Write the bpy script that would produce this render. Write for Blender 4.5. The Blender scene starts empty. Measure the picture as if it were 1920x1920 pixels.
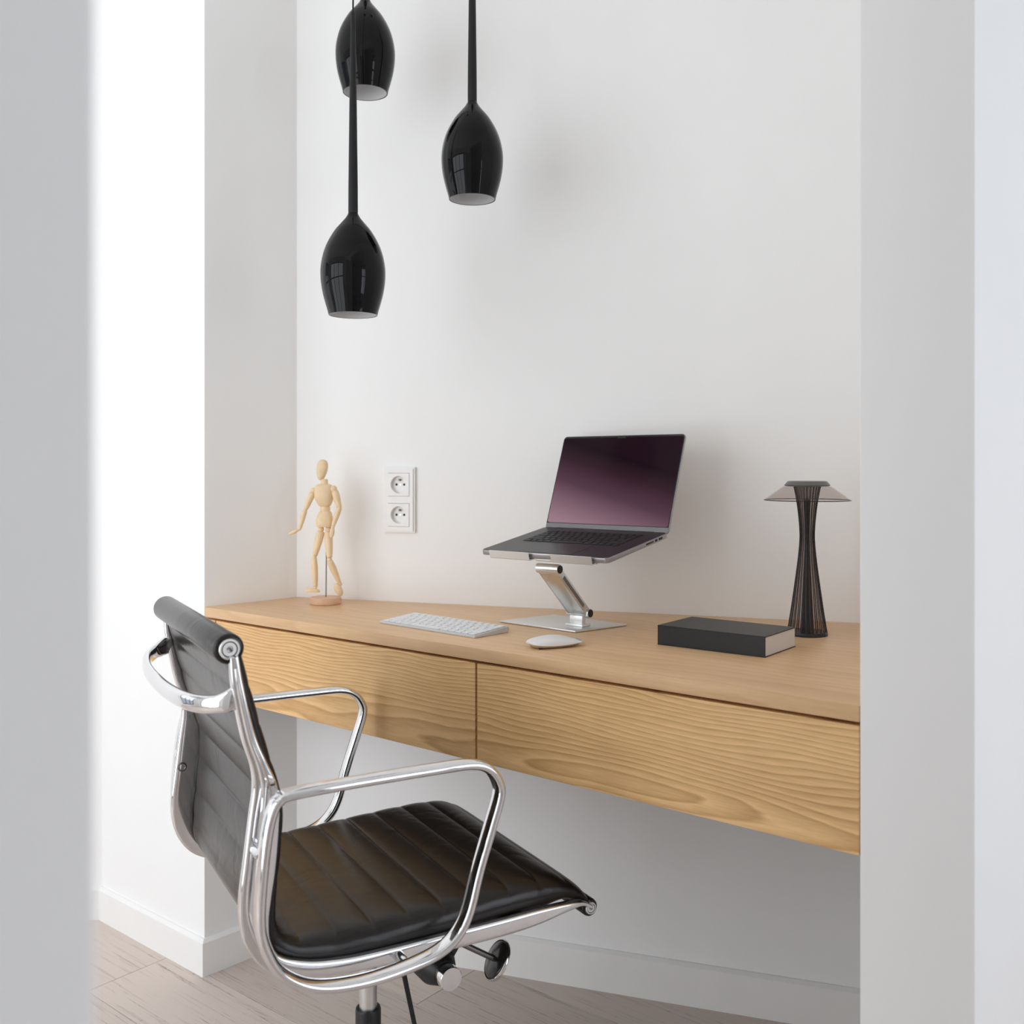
import bpy, bmesh, math, random
from mathutils import Vector, Matrix
random.seed(7)
S = bpy.context.scene
COL = S.collection
PI = math.pi

# ------------------------------------------------------------------ camera
F_PX, HORIZON, CAM_Z = 1870.0, 878.0, 1.10
cam_d = bpy.data.cameras.new('camera'); cam = bpy.data.objects.new('camera', cam_d); COL.objects.link(cam)
cam_d.sensor_width = 36.0; cam_d.sensor_fit = 'HORIZONTAL'
cam_d.lens = F_PX / 1920 * 36
cam_d.shift_y = -(960 - HORIZON) / 1920
cam.location = (1.8879, -1.2616, CAM_Z)
cam.rotation_euler = (PI / 2, 0, math.radians(39.1126))
cam_d.clip_start = 0.02
cam_d.dof.use_dof = True
cam_d.dof.focus_distance = 1.72
cam_d.dof.aperture_fstop = 5.0
S.camera = cam

# ------------------------------------------------------------------ world, daylight, exposure
w = bpy.data.worlds.new('world'); S.world = w; w.use_nodes = True
w.node_tree.nodes['Background'].inputs[0].default_value = (0.75, 0.85, 1.0, 1)
w.node_tree.nodes['Background'].inputs[1].default_value = 0.6
S.view_settings.view_transform = 'Standard'
S.view_settings.look = 'None'
S.view_settings.gamma = 1.0
S.view_settings.use_curve_mapping = False
S.view_settings.exposure = 0.06

def daylight(name, loc, direction, sx, sy, power, col):
    l = bpy.data.lights.new(name, 'AREA'); l.shape = 'RECTANGLE'; l.size = sx; l.size_y = sy
    l.energy = power; l.color = col
    o = bpy.data.objects.new(name, l); COL.objects.link(o)
    o.location = loc
    o.rotation_euler = Vector(direction).to_track_quat('-Z', 'Z').to_euler()
    return o
# windows: one in the left wall, an unseen one added opposite the niche to light it, one in the hall
XL, YF, XH, YB, ZC = -1.70, -2.30, 3.40, 1.60, 2.65
YH = -3.30
daylight('daylight_left', (XL - 0.10, -1.62, 1.2), (1, 0, 0), 1.0, 2.2, 9, (0.955, 0.98, 1.0))
daylight('added_daylight_opposite', (-0.05, YF - 0.10, 1.2), (0, 1, 0), 2.2, 2.2, 38, (0.955, 0.98, 1.0))
daylight('daylight_hall', (XH + 0.10, 0.1, 1.2), (-1, 0, 0), 1.5, 2.2, 30, (0.90, 0.94, 1.0))
S.cycles.max_bounces = 12
S.cycles.diffuse_bounces = 9

# ------------------------------------------------------------------ materials
def mk(name):
    m = bpy.data.materials.new(name); m.use_nodes = True
    return m, m.node_tree, m.node_tree.nodes['Principled BSDF']
def nd(t, typ, **kw):
    n = t.nodes.new(typ)
    for k, v in kw.items(): setattr(n, k, v)
    return n
def mat(name, col, rough=0.5, metal=0.0, spec=0.5, noise=0.0, nscale=20, bump=0.0, bscale=200, coat=0.0):
    m, t, b = mk(name)
    b.inputs['Base Color'].default_value = (*col, 1); b.inputs['Roughness'].default_value = rough
    b.inputs['Metallic'].default_value = metal; b.inputs['Specular IOR Level'].default_value = spec
    b.inputs['Coat Weight'].default_value = coat
    tc = nd(t, 'ShaderNodeTexCoord')
    if noise:
        nz = nd(t, 'ShaderNodeTexNoise'); nz.inputs['Scale'].default_value = nscale; nz.inputs['Detail'].default_value = 4
        t.links.new(tc.outputs['Object'], nz.inputs['Vector'])
        rp = nd(t, 'ShaderNodeValToRGB')
        rp.color_ramp.elements[0].position = 0.3; rp.color_ramp.elements[1].position = 0.7
        rp.color_ramp.elements[0].color = (*[c * (1 - noise) for c in col], 1)
        rp.color_ramp.elements[1].color = (*[min(1, c * (1 + noise)) for c in col], 1)
        t.links.new(nz.outputs['Fac'], rp.inputs[0]); t.links.new(rp.outputs[0], b.inputs['Base Color'])
    if bump:
        n2 = nd(t, 'ShaderNodeTexNoise'); n2.inputs['Scale'].default_value = bscale; n2.inputs['Detail'].default_value = 3
        t.links.new(tc.outputs['Object'], n2.inputs['Vector'])
        bp = nd(t, 'ShaderNodeBump'); bp.inputs['Strength'].default_value = bump; bp.inputs['Distance'].default_value = 0.002
        t.links.new(n2.outputs['Fac'], bp.inputs['Height']); t.links.new(bp.outputs[0], b.inputs['Normal'])
    return m

def wood(name, light, dark, zc, yc, freq, warp, ring=0.8, pore=0.5, rough=0.42, xs=1.0):
    """Growth rings around a wandering axis along local x, cut by the surface, plus fine pores."""
    m, t, b = mk(name); L = t.links.new
    tc = nd(t, 'ShaderNodeTexCoord'); sp = nd(t, 'ShaderNodeSeparateXYZ'); L(tc.outputs['Object'], sp.inputs[0])
    def math_(op, a, c=None):
        n = nd(t, 'ShaderNodeMath', operation=op)
        for i, v in enumerate((a, c)):
            if v is None: continue
            if isinstance(v, (int, float)): n.inputs[i].default_value = v
            else: L(v, n.inputs[i])
        return n.outputs[0]
    def noise(sx, sy, sz, detail, off=0.0):
        mp = nd(t, 'ShaderNodeMapping'); mp.inputs['Scale'].default_value = (sx, sy, sz); mp.inputs['Location'].default_value = (off, off * 0.7, off * 1.3)
        L(tc.outputs['Object'], mp.inputs[0])
        n = nd(t, 'ShaderNodeTexNoise'); n.inputs['Scale'].default_value = 1.0; n.inputs['Detail'].default_value = detail
        L(mp.outputs[0], n.inputs['Vector']); return math_('SUBTRACT', n.outputs['Fac'], 0.5)
    n1 = noise(3.2 * xs, 7, 7, 2, 3.1); n2 = noise(2.2 * xs, 6, 6, 2, 9.4); n3 = noise(9 * xs, 40, 40, 3, 1.7)
    z = math_('ADD', math_('SUBTRACT', sp.outputs[2], zc), math_('MULTIPLY', n1, warp))
    y = math_('ADD', math_('SUBTRACT', sp.outputs[1], yc), math_('MULTIPLY', n2, warp))
    r = math_('SQRT', math_('ADD', math_('MULTIPLY', z, z), math_('MULTIPLY', y, y)))
    r = math_('ADD', r, math_('MULTIPLY', n3, 0.006))
    s = math_('FRACT', math_('MULTIPLY', r, freq))
    rp = nd(t, 'ShaderNodeValToRGB'); e = rp.color_ramp.elements
    e[0].position = 0.0; e[0].color = (0, 0, 0, 1); e[1].position = 0.62; e[1].color = (0.55, 0.55, 0.55, 1)
    e2 = rp.color_ramp.elements.new(0.86); e2.color = (1, 1, 1, 1)
    e3 = rp.color_ramp.elements.new(1.0); e3.color = (0, 0, 0, 1)
    L(s, rp.inputs[0])
    big = noise(2.0, 9, 9, 2, 5.5)
    pr = noise(14, 900, 900, 2, 2.2); pr2 = noise(30, 300, 300, 3, 7.7)
    fac = math_('MULTIPLY', rp.outputs[0], ring)
    fac = math_('ADD', fac, math_('MULTIPLY', pr, pore)); fac = math_('ADD', fac, math_('MULTIPLY', pr2, pore * 0.8))
    fac = math_('ADD', fac, math_('MULTIPLY', big, 0.7)); fac = math_('ADD', fac, 0.1)
    mx = nd(t, 'ShaderNodeMix', data_type='RGBA'); mx.clamp_factor = True
    mx.inputs['A'].default_value = (*light, 1); mx.inputs['B'].default_value = (*dark, 1)
    L(fac, mx.inputs['Factor']); L(mx.outputs['Result'], b.inputs['Base Color'])
    b.inputs['Roughness'].default_value = rough; b.inputs['Specular IOR Level'].default_value = 0.35
    bp = nd(t, 'ShaderNodeBump'); bp.inputs['Strength'].default_value = 0.12; bp.inputs['Distance'].default_value = 0.001
    L(math_('ADD', pr, pr2), bp.inputs['Height']); L(bp.outputs[0], b.inputs['Normal'])
    return m

def leather(name, col, rough):
    m, t, b = mk(name); L = t.links.new
    tc = nd(t, 'ShaderNodeTexCoord')
    n1 = nd(t, 'ShaderNodeTexNoise'); n1.inputs['Scale'].default_value = 700; n1.inputs['Detail'].default_value = 2
    n2 = nd(t, 'ShaderNodeTexNoise'); n2.inputs['Scale'].default_value = 14; n2.inputs['Detail'].default_value = 3; n2.inputs['Distortion'].default_value = 0.6
    n3 = nd(t, 'ShaderNodeTexNoise'); n3.inputs['Scale'].default_value = 9; n3.inputs['Detail'].default_value = 2
    for n in (n1, n2, n3): L(tc.outputs['Object'], n.inputs['Vector'])
    b1 = nd(t, 'ShaderNodeBump'); b1.inputs['Strength'].default_value = 0.12; b1.inputs['Distance'].default_value = 0.0012
    b2 = nd(t, 'ShaderNodeBump'); b2.inputs['Strength'].default_value = 0.35; b2.inputs['Distance'].default_value = 0.006
    L(n1.outputs['Fac'], b1.inputs['Height']); L(n2.outputs['Fac'], b2.inputs['Height']); L(b2.outputs[0], b1.inputs['Normal']); L(b1.outputs[0], b.inputs['Normal'])
    rp = nd(t, 'ShaderNodeValToRGB'); rp.color_ramp.elements[0].color = (*[c * 0.6 for c in col], 1); rp.color_ramp.elements[1].color = (*[c * 1.4 for c in col], 1)
    L(n3.outputs['Fac'], rp.inputs[0]); L(rp.outputs[0], b.inputs['Base Color'])
    b.inputs['Roughness'].default_value = rough; b.inputs['Specular IOR Level'].default_value = 0.38
    return m

def smoke(name, tint, rough, opacity, body):
    m, t, b = mk(name); L = t.links.new; out = t.nodes['Material Output']
    b.inputs['Base Color'].default_value = (*body, 1); b.inputs['Roughness'].default_value = rough
    tr = nd(t, 'ShaderNodeBsdfTransparent'); tr.inputs[0].default_value = (*tint, 1)
    mx = nd(t, 'ShaderNodeMixShader'); mx.inputs[0].default_value = opacity
    L(tr.outputs[0], mx.inputs[1]); L(b.outputs[0], mx.inputs[2]); L(mx.outputs[0], out.inputs['Surface'])
    return m

def screen_mat(name):
    m, t, b = mk(name); L = t.links.new
    tc = nd(t, 'ShaderNodeTexCoord'); sp = nd(t, 'ShaderNodeSeparateXYZ'); L(tc.outputs['Generated'], sp.inputs[0])
    a = nd(t, 'ShaderNodeMath', operation='MULTIPLY'); a.inputs[1].default_value = 0.42; L(sp.outputs[0], a.inputs[0])
    c = nd(t, 'ShaderNodeMath', operation='ADD'); L(a.outputs[0], c.inputs[0]); L(sp.outputs[1], c.inputs[1])
    rp = nd(t, 'ShaderNodeValToRGB'); e = rp.color_ramp.elements
    e[0].position = 0.05; e[0].color = (0.265, 0.165, 0.198, 1)
    e[1].position = 1.25; e[1].color = (0.006, 0.002, 0.004, 1)
    for p, cc in ((0.28, (0.170, 0.096, 0.124)), (0.52, (0.072, 0.032, 0.050)), (0.78, (0.026, 0.010, 0.016)), (1.0, (0.010, 0.003, 0.006))):
        q = e.new(p); q.color = (*cc, 1)
    L(c.outputs[0], rp.inputs[0])
    b.inputs['Base Color'].default_value = (0.004, 0.003, 0.004, 1); b.inputs['Roughness'].default_value = 0.12
    b.inputs['Specular IOR Level'].default_value = 0.05
    L(rp.outputs[0], b.inputs['Emission Color']); b.inputs['Emission Strength'].default_value = 1.15
    return m

def floor_wood(name, light, dark):
    m, t, b = mk(name); L = t.links.new
    tc = nd(t, 'ShaderNodeTexCoord'); oi = nd(t, 'ShaderNodeObjectInfo')
    ad = nd(t, 'ShaderNodeVectorMath', operation='ADD'); L(tc.outputs['Object'], ad.inputs[0])
    mu = nd(t, 'ShaderNodeMath', operation='MULTIPLY'); mu.inputs[1].default_value = 37.0; L(oi.outputs['Random'], mu.inputs[0]); L(mu.outputs[0], ad.inputs[1])
    def nz(sc, det, dist=0.0):
        mp = nd(t, 'ShaderNodeMapping'); mp.inputs['Scale'].default_value = sc; L(ad.outputs[0], mp.inputs[0])
        n = nd(t, 'ShaderNodeTexNoise'); n.inputs['Scale'].default_value = 1; n.inputs['Detail'].default_value = det; n.inputs['Distortion'].default_value = dist
        L(mp.outputs[0], n.inputs['Vector']); return n.outputs['Fac']
    grain = nz((5, 190, 190), 5, 0.5); flow = nz((2.5, 14, 14), 3, 1.2)
    wv = nd(t, 'ShaderNodeMath', operation='MULTIPLY'); wv.inputs[1].default_value = 16; L(flow, wv.inputs[0])
    fr = nd(t, 'ShaderNodeMath', operation='FRACT'); L(wv.outputs[0], fr.inputs[0])
    pw = nd(t, 'ShaderNodeMath', operation='POWER'); pw.inputs[1].default_value = 5; L(fr.outputs[0], pw.inputs[0])
    gr = nd(t, 'ShaderNodeValToRGB'); gr.color_ramp.elements[0].position = 0.54; gr.color_ramp.elements[1].position = 0.70; L(grain, gr.inputs[0])
    m1 = nd(t, 'ShaderNodeMath', operation='MULTIPLY'); m1.inputs[1].default_value = 0.70; L(pw.outputs[0], m1.inputs[0])
    m2 = nd(t, 'ShaderNodeMath', operation='MULTIPLY'); L(gr.outputs[0], m2.inputs[0])
    a0 = nd(t, 'ShaderNodeMath', operation='ADD'); a0.inputs[1].default_value = 0.26; L(m1.outputs[0], a0.inputs[0]); L(a0.outputs[0], m2.inputs[1])
    a1 = nd(t, 'ShaderNodeMath', operation='ADD'); L(m2.outputs[0], a1.inputs[0])
    rr = nd(t, 'ShaderNodeMath', operation='MULTIPLY'); rr.inputs[1].default_value = 0.22; L(oi.outputs['Random'], rr.inputs[0]); L(rr.outputs[0], a1.inputs[1])
    mx = nd(t, 'ShaderNodeMix', data_type='RGBA'); mx.clamp_factor = True
    mx.inputs['A'].default_value = (*light, 1); mx.inputs['B'].default_value = (*dark, 1)
    L(a1.outputs[0], mx.inputs['Factor']); L(mx.outputs['Result'], b.inputs['Base Color'])
    b.inputs['Roughness'].default_value = 0.5; b.inputs['Specular IOR Level'].default_value = 0.3
    return m

M = {}
M['wall'] = mat('wall_paint', (0.923, 0.924, 0.918), 0.75, spec=0.2, noise=0.01, nscale=3, bump=0.05, bscale=260)
M['ceil'] = mat('ceiling_paint', (0.94, 0.94, 0.935), 0.8, spec=0.2)
M['skirt'] = mat('skirting_paint', (0.90, 0.898, 0.885), 0.45, spec=0.35, noise=0.015, nscale=9)
M['plank'] = floor_wood('limed_oak_plank', (0.70, 0.605, 0.545), (0.24, 0.18, 0.145))
M['subfloor'] = mat('subfloor', (0.10, 0.08, 0.07), 0.9)
M['oak_front'] = wood('oak_drawer_front', (0.92, 0.605, 0.29), (0.50, 0.265, 0.095), 0.012, -0.262, 128, 0.085, ring=0.66, pore=0.6, xs=0.6)
M['oak_top'] = wood('oak_worktop', (0.79, 0.525, 0.295), (0.50, 0.29, 0.135), 0.02, -0.55, 40, 0.10, ring=0.22, pore=0.5, rough=0.36)
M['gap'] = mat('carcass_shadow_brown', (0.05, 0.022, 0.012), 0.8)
M['chrome'] = mat('polished_aluminium', (0.80, 0.80, 0.81), 0.07, 1.0, noise=0.02, nscale=40)
M['alu'] = mat('satin_aluminium', (0.76, 0.77, 0.77), 0.30, 1.0, bump=0.02, bscale=900)
M['alu_light'] = mat('light_satin_aluminium', (0.82, 0.82, 0.80), 0.36, 0.9)
M['leather'] = leather('black_leather', (0.012, 0.0095, 0.0078), 0.27)
M['black'] = mat('black_plastic', (0.012, 0.012, 0.013), 0.42, noise=0.1)
M['disc'] = mat('dark_glossy_plastic', (0.03, 0.028, 0.026), 0.2, noise=0.1)
M['lacquer'] = mat('black_gloss_glass', (0.003, 0.003, 0.0035), 0.04, spec=0.22, noise=0.05)
M['rod'] = mat('matte_black_metal', (0.012, 0.012, 0.013), 0.5, spec=0.3, noise=0.05)
M['lining'] = mat('white_lining', (0.80, 0.80, 0.80), 0.4, noise=0.01)
M['beech'] = mat('pale_beech', (0.86, 0.66, 0.42), 0.48, noise=0.05, nscale=45, bump=0.05)
M['beech_dark'] = mat('beech_base', (0.72, 0.46, 0.29), 0.45, noise=0.08, nscale=40)
M['steel'] = mat('steel_rod', (0.25, 0.24, 0.24), 0.3, 0.9, noise=0.05)
M['plastic'] = mat('white_plastic', (0.84, 0.835, 0.82), 0.3, noise=0.01)
M['hole'] = mat('socket_hole', (0.01, 0.01, 0.01), 0.6)
M['pin'] = mat('earth_pin_metal', (0.22, 0.20, 0.18), 0.35, 0.9)
M['key'] = mat('white_key', (0.82, 0.83, 0.84), 0.4, noise=0.01)
M['grey'] = mat('space_grey_aluminium', (0.40, 0.38, 0.38), 0.38, 0.85, noise=0.03, nscale=60)
M['deck'] = mat('dark_keyboard_deck', (0.014, 0.014, 0.015), 0.34, 0.2, noise=0.03)
M['kbplate'] = mat('keyboard_plate', (0.64, 0.645, 0.65), 0.35, 0.1, noise=0.02)
M['keyblack'] = mat('black_key', (0.006, 0.006, 0.006), 0.5)
M['screen'] = screen_mat('laptop_screen')
M['bezel'] = mat('screen_bezel', (0.008, 0.007, 0.008), 0.2)
M['chin'] = mat('screen_chin_bar', (0.22, 0.21, 0.215), 0.35, noise=0.02)
M['cover'] = mat('charcoal_book_cover', (0.012, 0.014, 0.017), 0.40, noise=0.06, nscale=120)
M['paper'] = mat('book_pages', (0.74, 0.70, 0.69), 0.8, noise=0.02, nscale=300)
M['shade'] = smoke('smoked_acrylic_shade', (0.945, 0.92, 0.91), 0.12, 0.07, (0.16, 0.14, 0.13))
M['flute'] = smoke('smoked_acrylic_column', (0.80, 0.74, 0.72), 0.14, 0.16, (0.12, 0.105, 0.10))
M['rib'] = smoke('dark_smoked_rib', (0.34, 0.30, 0.29), 0.16, 0.55, (0.045, 0.038, 0.037))
M['core'] = mat('dark_lamp_core', (0.03, 0.032, 0.036), 0.25, 0.4, noise=0.05)
M['cap'] = mat('grey_lamp_cap', (0.14, 0.135, 0.13), 0.35, 0.3, noise=0.03)
M['winframe'] = mat('dark_window_frame', (0.06, 0.06, 0.065), 0.5, noise=0.05)

# ------------------------------------------------------------------ mesh helpers
def catmull(pts, n, closed=False):
    P = [Vector(p) for p in pts]; out = []; m = len(P)
    for i in range(m if closed else m - 1):
        a = P[(i - 1) % m] if (closed or i > 0) else P[0] * 2 - P[1]
        b, c = P[i], P[(i + 1) % m]
        d = P[(i + 2) % m] if (closed or i + 2 < m) else P[-1] * 2 - P[-2]
        for k in range(n):
            t = k / n
            out.append(0.5 * ((2 * b) + (c - a) * t + (2 * a - 5 * b + 4 * c - d) * t * t + (3 * b - a - 3 * c + d) * t ** 3))
    if not closed: out.append(P[-1].copy())
    return out

class MB:
    def __init__(s): s.v = []; s.f = []
    def add(s, vs, fs):
        o = len(s.v); s.v += [Vector(v) for v in vs]; s.f += [tuple(i + o for i in f) for f in fs]; return s
    def box(s, c, size, bev=0.0, rot=None):
        bm = bmesh.new(); bmesh.ops.create_cube(bm, size=1)
        for v in bm.verts: v.co = Vector((v.co.x * size[0], v.co.y * size[1], v.co.z * size[2]))
        if bev: bmesh.ops.bevel(bm, geom=bm.edges[:], offset=bev, segments=2, affect='EDGES', profile=0.5)
        bm.verts.index_update()
        R = rot if rot is not None else Matrix.Identity(3)
        s.add([R @ v.co + Vector(c) for v in bm.verts], [[v.index for v in f.verts] for f in bm.faces]); bm.free(); return s
    def prism(s, poly, z0, z1, bev=0.0):
        bm = bmesh.new(); n = len(poly)
        lo = [bm.verts.new((x, y, z0)) for x, y in poly]; hi = [bm.verts.new((x, y, z1)) for x, y in poly]
        bm.faces.new(lo[::-1]); bm.faces.new(hi)
        for i in range(n): bm.faces.new((lo[i], lo[(i + 1) % n], hi[(i + 1) % n], hi[i]))
        bmesh.ops.recalc_face_normals(bm, faces=bm.faces[:])
        if bev: bmesh.ops.bevel(bm, geom=bm.edges[:], offset=bev, segments=2, affect='EDGES', profile=0.5)
        bm.verts.index_update()
        s.add([v.co.copy() for v in bm.verts], [[v.index for v in f.verts] for f in bm.faces]); bm.free(); return s
    def lathe(s, prof, seg=32, axis=((0, 0, 0), (0, 0, 1)), close=False, flute=None):
        """prof: (radius, height) along the axis; end rings are capped unless close (a ring-shaped profile)."""
        o = Vector(axis[0]); A = Vector(axis[1]).normalized()
        U = A.orthogonal().normalized(); V = A.cross(U)
        vs = []; fs = []; n = len(prof)
        for r, hgt in prof:
            for k in range(seg):
                a = 2 * PI * k / seg; rr = r * (flute(k) if flute else 1)
                vs.append(o + A * hgt + (U * math.cos(a) + V * math.sin(a)) * rr)
        for i in range(n if close else n - 1):
            j = (i + 1) % n
            for k in range(seg):
                l = (k + 1) % seg
                fs.append((i * seg + k, i * seg + l, j * seg + l, j * seg + k))
        if not close:
            fs.append(tuple(range(seg))[::-1]); fs.append(tuple((n - 1) * seg + k for k in range(seg)))
        return s.add(vs, fs)
    def tube(s, a, b, r0, r1=None, seg=16):
        a, b = Vector(a), Vector(b); L = (b - a).length
        return s.lathe([(r0, 0), (r1 if r1 is not None else r0, L)], seg, (a, b - a))
    def limb(s, a, b, prof, seg=16, flat=1.0):
        """Turned limb from a to b: prof (t, radius) along it, with rounded ends from the profile itself."""
        a, b = Vector(a), Vector(b); L = (b - a).length
        return s.lathe([(max(r, 1e-4), t * L) for t, r in prof], seg, (a, b - a))
    def ell(s, c, r, rot=None, nu=20, nv=12):
        R = rot if rot is not None else Matrix.Identity(3)
        vs = []; fs = []
        for i in range(nv + 1):
            p = PI * i / nv
            for k in range(nu):
                a = 2 * PI * k / nu
                vs.append(R @ Vector((r[0] * math.sin(p) * math.cos(a), r[1] * math.sin(p) * math.sin(a), -r[2] * math.cos(p))) + Vector(c))
        for i in range(nv):
            for k in range(nu):
                l = (k + 1) % nu; fs.append((i * nu + k, i * nu + l, (i + 1) * nu + l, (i + 1) * nu + k))
        return s.add(vs, fs)
    def sweep(s, path, bi, sa, sb, closed=False, seg=14, power=2.0):
        """Sweep a (super)ellipse along a path; bi = binormal, sa = half size in the path plane, sb = half size along bi (numbers or per-point lists)."""
        P = [Vector(p) for p in path]; n = len(P); Bv = Vector(bi).normalized()
        vs = []; fs = []
        for i, p in enumerate(P):
            t = (P[(i + 1) % n] - P[i - 1]) if closed else (P[min(i + 1, n - 1)] - P[max(i - 1, 0)])
            N = Bv.cross(t).normalized()
            a_ = sa[i] if isinstance(sa, (list, tuple)) else sa; b_ = sb[i] if isinstance(sb, (list, tuple)) else sb
            for k in range(seg):
                q = 2 * PI * (k + 0.5) / seg; c, d = math.cos(q), math.sin(q)
                vs.append(p + N * (a_ * math.copysign(abs(c) ** (2 / power), c)) + Bv * (b_ * math.copysign(abs(d) ** (2 / power), d)))
        for i in range(n if closed else n - 1):
            j = (i + 1) % n
            for k in range(seg):
                l = (k + 1) % seg; fs.append((i * seg + k, i * seg + l, j * seg + l, j * seg + k))
        if not closed: fs.append(tuple(range(seg))[::-1]); fs.append(tuple((n - 1) * seg + k for k in range(seg)))
        return s.add(vs, fs)
    def map(s, fn): s.v = [Vector(fn(v)) for v in s.v]; return s
    def build(s, name, material, parent=None, smooth=35, off=None, weld=False):
        me = bpy.data.meshes.new(name)
        vs = [v - Vector(off) for v in s.v] if off is not None else s.v
        me.from_pydata([tuple(v) for v in vs], [], s.f); me.update()
        bm = bmesh.new(); bm.from_mesh(me)
        if weld: bmesh.ops.remove_doubles(bm, verts=bm.verts[:], dist=1e-6)
        bmesh.ops.recalc_face_normals(bm, faces=bm.faces[:]); bm.to_mesh(me); bm.free()
        if smooth:
            for p in me.polygons: p.use_smooth = True
            me.set_sharp_from_angle(angle=math.radians(smooth))
        me.materials.append(M[material])
        o = bpy.data.objects.new(name, me); COL.objects.link(o)
        if parent: o.parent = parent
        return o

def tag(o, label, cat=None, group=None, kind=None):
    o['label'] = label
    if cat: o['category'] = cat
    if group: o['group'] = group
    if kind: o['kind'] = kind
    return o
def thing(name, label, cat, loc, rz=0.0, group=None, rot=None):
    o = bpy.data.objects.new(name, None); COL.objects.link(o); o.empty_display_size = 0.1
    o.location = loc; o.rotation_euler = rot if rot is not None else (0, 0, rz)
    return tag(o, label, cat, group)
def struct(o, label, cat):
    return tag(o, label, cat, kind='structure')

# ------------------------------------------------------------------ the room
BW = lambda x: 0.2361 + (x - 0.0192) * 0.37645            # the slanted back wall of the niche
BWA = math.atan(0.37645)
XP0, XP1 = 1.4314, 1.5683                                 # partition wall between room and hall
YD = -1.0898                                              # near side of the doorway

fl = MB().box(((XL + XH) / 2, (YH + YB) / 2, -0.062), (XH - XL, YB - YH, 0.10)).build('floor', 'subfloor', smooth=None)
struct(fl, 'limed oak plank floor in pale greyish pink', 'floor')
pl_mesh = {}
for r in range(25):
    y0 = -3.197 + 0.2 * r
    x = XL - random.uniform(0.0, 1.4)
    while x < XH:
        Lp = random.choice((1.4, 1.9, 2.2))
        xa, xb = max(x, XL), min(x + Lp, XH)
        x += Lp
        if xb - xa < 0.05: continue
        key = round(xb - xa, 3)
        if key in pl_mesh:
            o = bpy.data.objects.new('plank', pl_mesh[key]); COL.objects.link(o); o.parent = fl
        else:
            o = MB().box((0, 0, 0), (xb - xa - 0.0012, 0.1988, 0.012), 0.0008).build('plank', 'plank', fl, smooth=None)
            pl_mesh[key] = o.data
        o.location = ((xa + xb) / 2, y0 + 0.1, -0.006)

struct(MB().box(((XL + XH) / 2, (YH + YB) / 2, ZC + 0.05), (XH - XL + 0.4, YB - YH + 0.4, 0.1)).build('ceiling', 'ceil', smooth=None), 'plain white ceiling', 'ceiling')
struct(MB().prism([(-0.43, BW(-0.43)), (XP0, BW(XP0)), (XP0, BW(XP0) + 0.14), (-0.43, BW(-0.43) + 0.14)], 0, ZC).build('wall_back', 'wall', smooth=None),
       'white back wall of the desk niche', 'wall')
struct(MB().prism([(-0.43, 0), (0, 0), (0.0192, BW(0.0192)), (-0.43, BW(-0.43))], 0, ZC).build('wall_left_pillar', 'wall', smooth=None),
       'bright white pillar left of the desk niche', 'wall')
WE = (-0.43 - 0.776 * 1.64, -0.631 * 1.64)
struct(MB().prism([(-0.43, 0), WE, (WE[0] - 0.08, WE[1] + 0.12), (-0.43, 0.067)], 0, ZC).build('wall_left', 'wall', smooth=None),
       'white wall running off behind the pillar', 'wall')
struct(MB().box(((XP0 + XP1) / 2, YB / 2, ZC / 2), (XP1 - XP0, YB, ZC), 0.002).build('wall_right', 'wall', smooth=None),
       'white wall end at the right edge of the niche', 'wall')
struct(MB().box(((XP0 + XP1) / 2, (YH + YD) / 2, ZC / 2), (XP1 - XP0, YD - YH, ZC), 0.002).build('wall_near_left', 'wall', smooth=None),
       'out of focus white wall edge at the far left, close to the camera', 'wall')
struct(MB().box(((XP0 + XP1) / 2, YD / 2, (2.25 + ZC) / 2), (XP1 - XP0, -YD, ZC - 2.25)).build('wall_header', 'wall', smooth=None),
       'wall above the doorway', 'wall')

dl = MB().box((1.20, YD - 0.022, 1.02), (0.44, 0.040, 2.03), 0.002).build('added_door_leaf', 'skirt', smooth=None)  # unseen leaf added to keep window light off the right wall end
struct(dl, 'added unseen white door leaf that blocks window light, outside the picture', 'door')
MB().tube((1.03, YD - 0.05, 1.02), (1.03, YD + 0.05, 1.02), 0.008).tube((1.03, YD + 0.05, 1.02), (1.14, YD + 0.05, 1.02), 0.008).tube((1.03, YD - 0.09, 1.02), (1.03, YD - 0.04, 1.02), 0.008).build('door_handle', 'alu', dl)

def window_wall(name, n, x0, x1, z0, z1, a0, a1, place):
    """A wall with a window hole; place(a, depth, z) gives world points, a along the wall."""
    m = MB()
    def bxx(mm, p, q, zz0, zz1, d0, d1):
        c0 = Vector(place(p, d0, zz0)); c1 = Vector(place(q, d1, zz1))
        mm.box((c0 + c1) / 2, [abs(c1[i] - c0[i]) for i in range(3)])
    bxx(m, a0, x0, 0, ZC, 0, 0.2); bxx(m, x1, a1, 0, ZC, 0, 0.2); bxx(m, x0, x1, 0, z0, 0, 0.2); bxx(m, x0, x1, z1, ZC, 0, 0.2)
    struct(m.build(name, 'wall', smooth=None), 'white wall with a window, outside the picture', 'wall')
    fr = MB(); t = 0.05
    bxx(fr, x0, x0 + t, z0, z1, 0.03, 0.08); bxx(fr, x1 - t, x1, z0, z1, 0.03, 0.08); bxx(fr, x0, x1, z0, z0 + t, 0.03, 0.08); bxx(fr, x0, x1, z1 - t, z1, 0.03, 0.08)
    for q in (1, 2):
        xm = x0 + (x1 - x0) * q / 3; bxx(fr, xm - t / 2, xm + t / 2, z0, z1, 0.03, 0.08)
    zm = z0 + (z1 - z0) * 0.62; bxx(fr, x0, x1, zm - t / 2, zm + t / 2, 0.03, 0.08)
    struct(fr.build('window_%d' % n, 'winframe', smooth=None), 'dark framed window assumed for the daylight, outside the picture', 'window')
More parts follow.
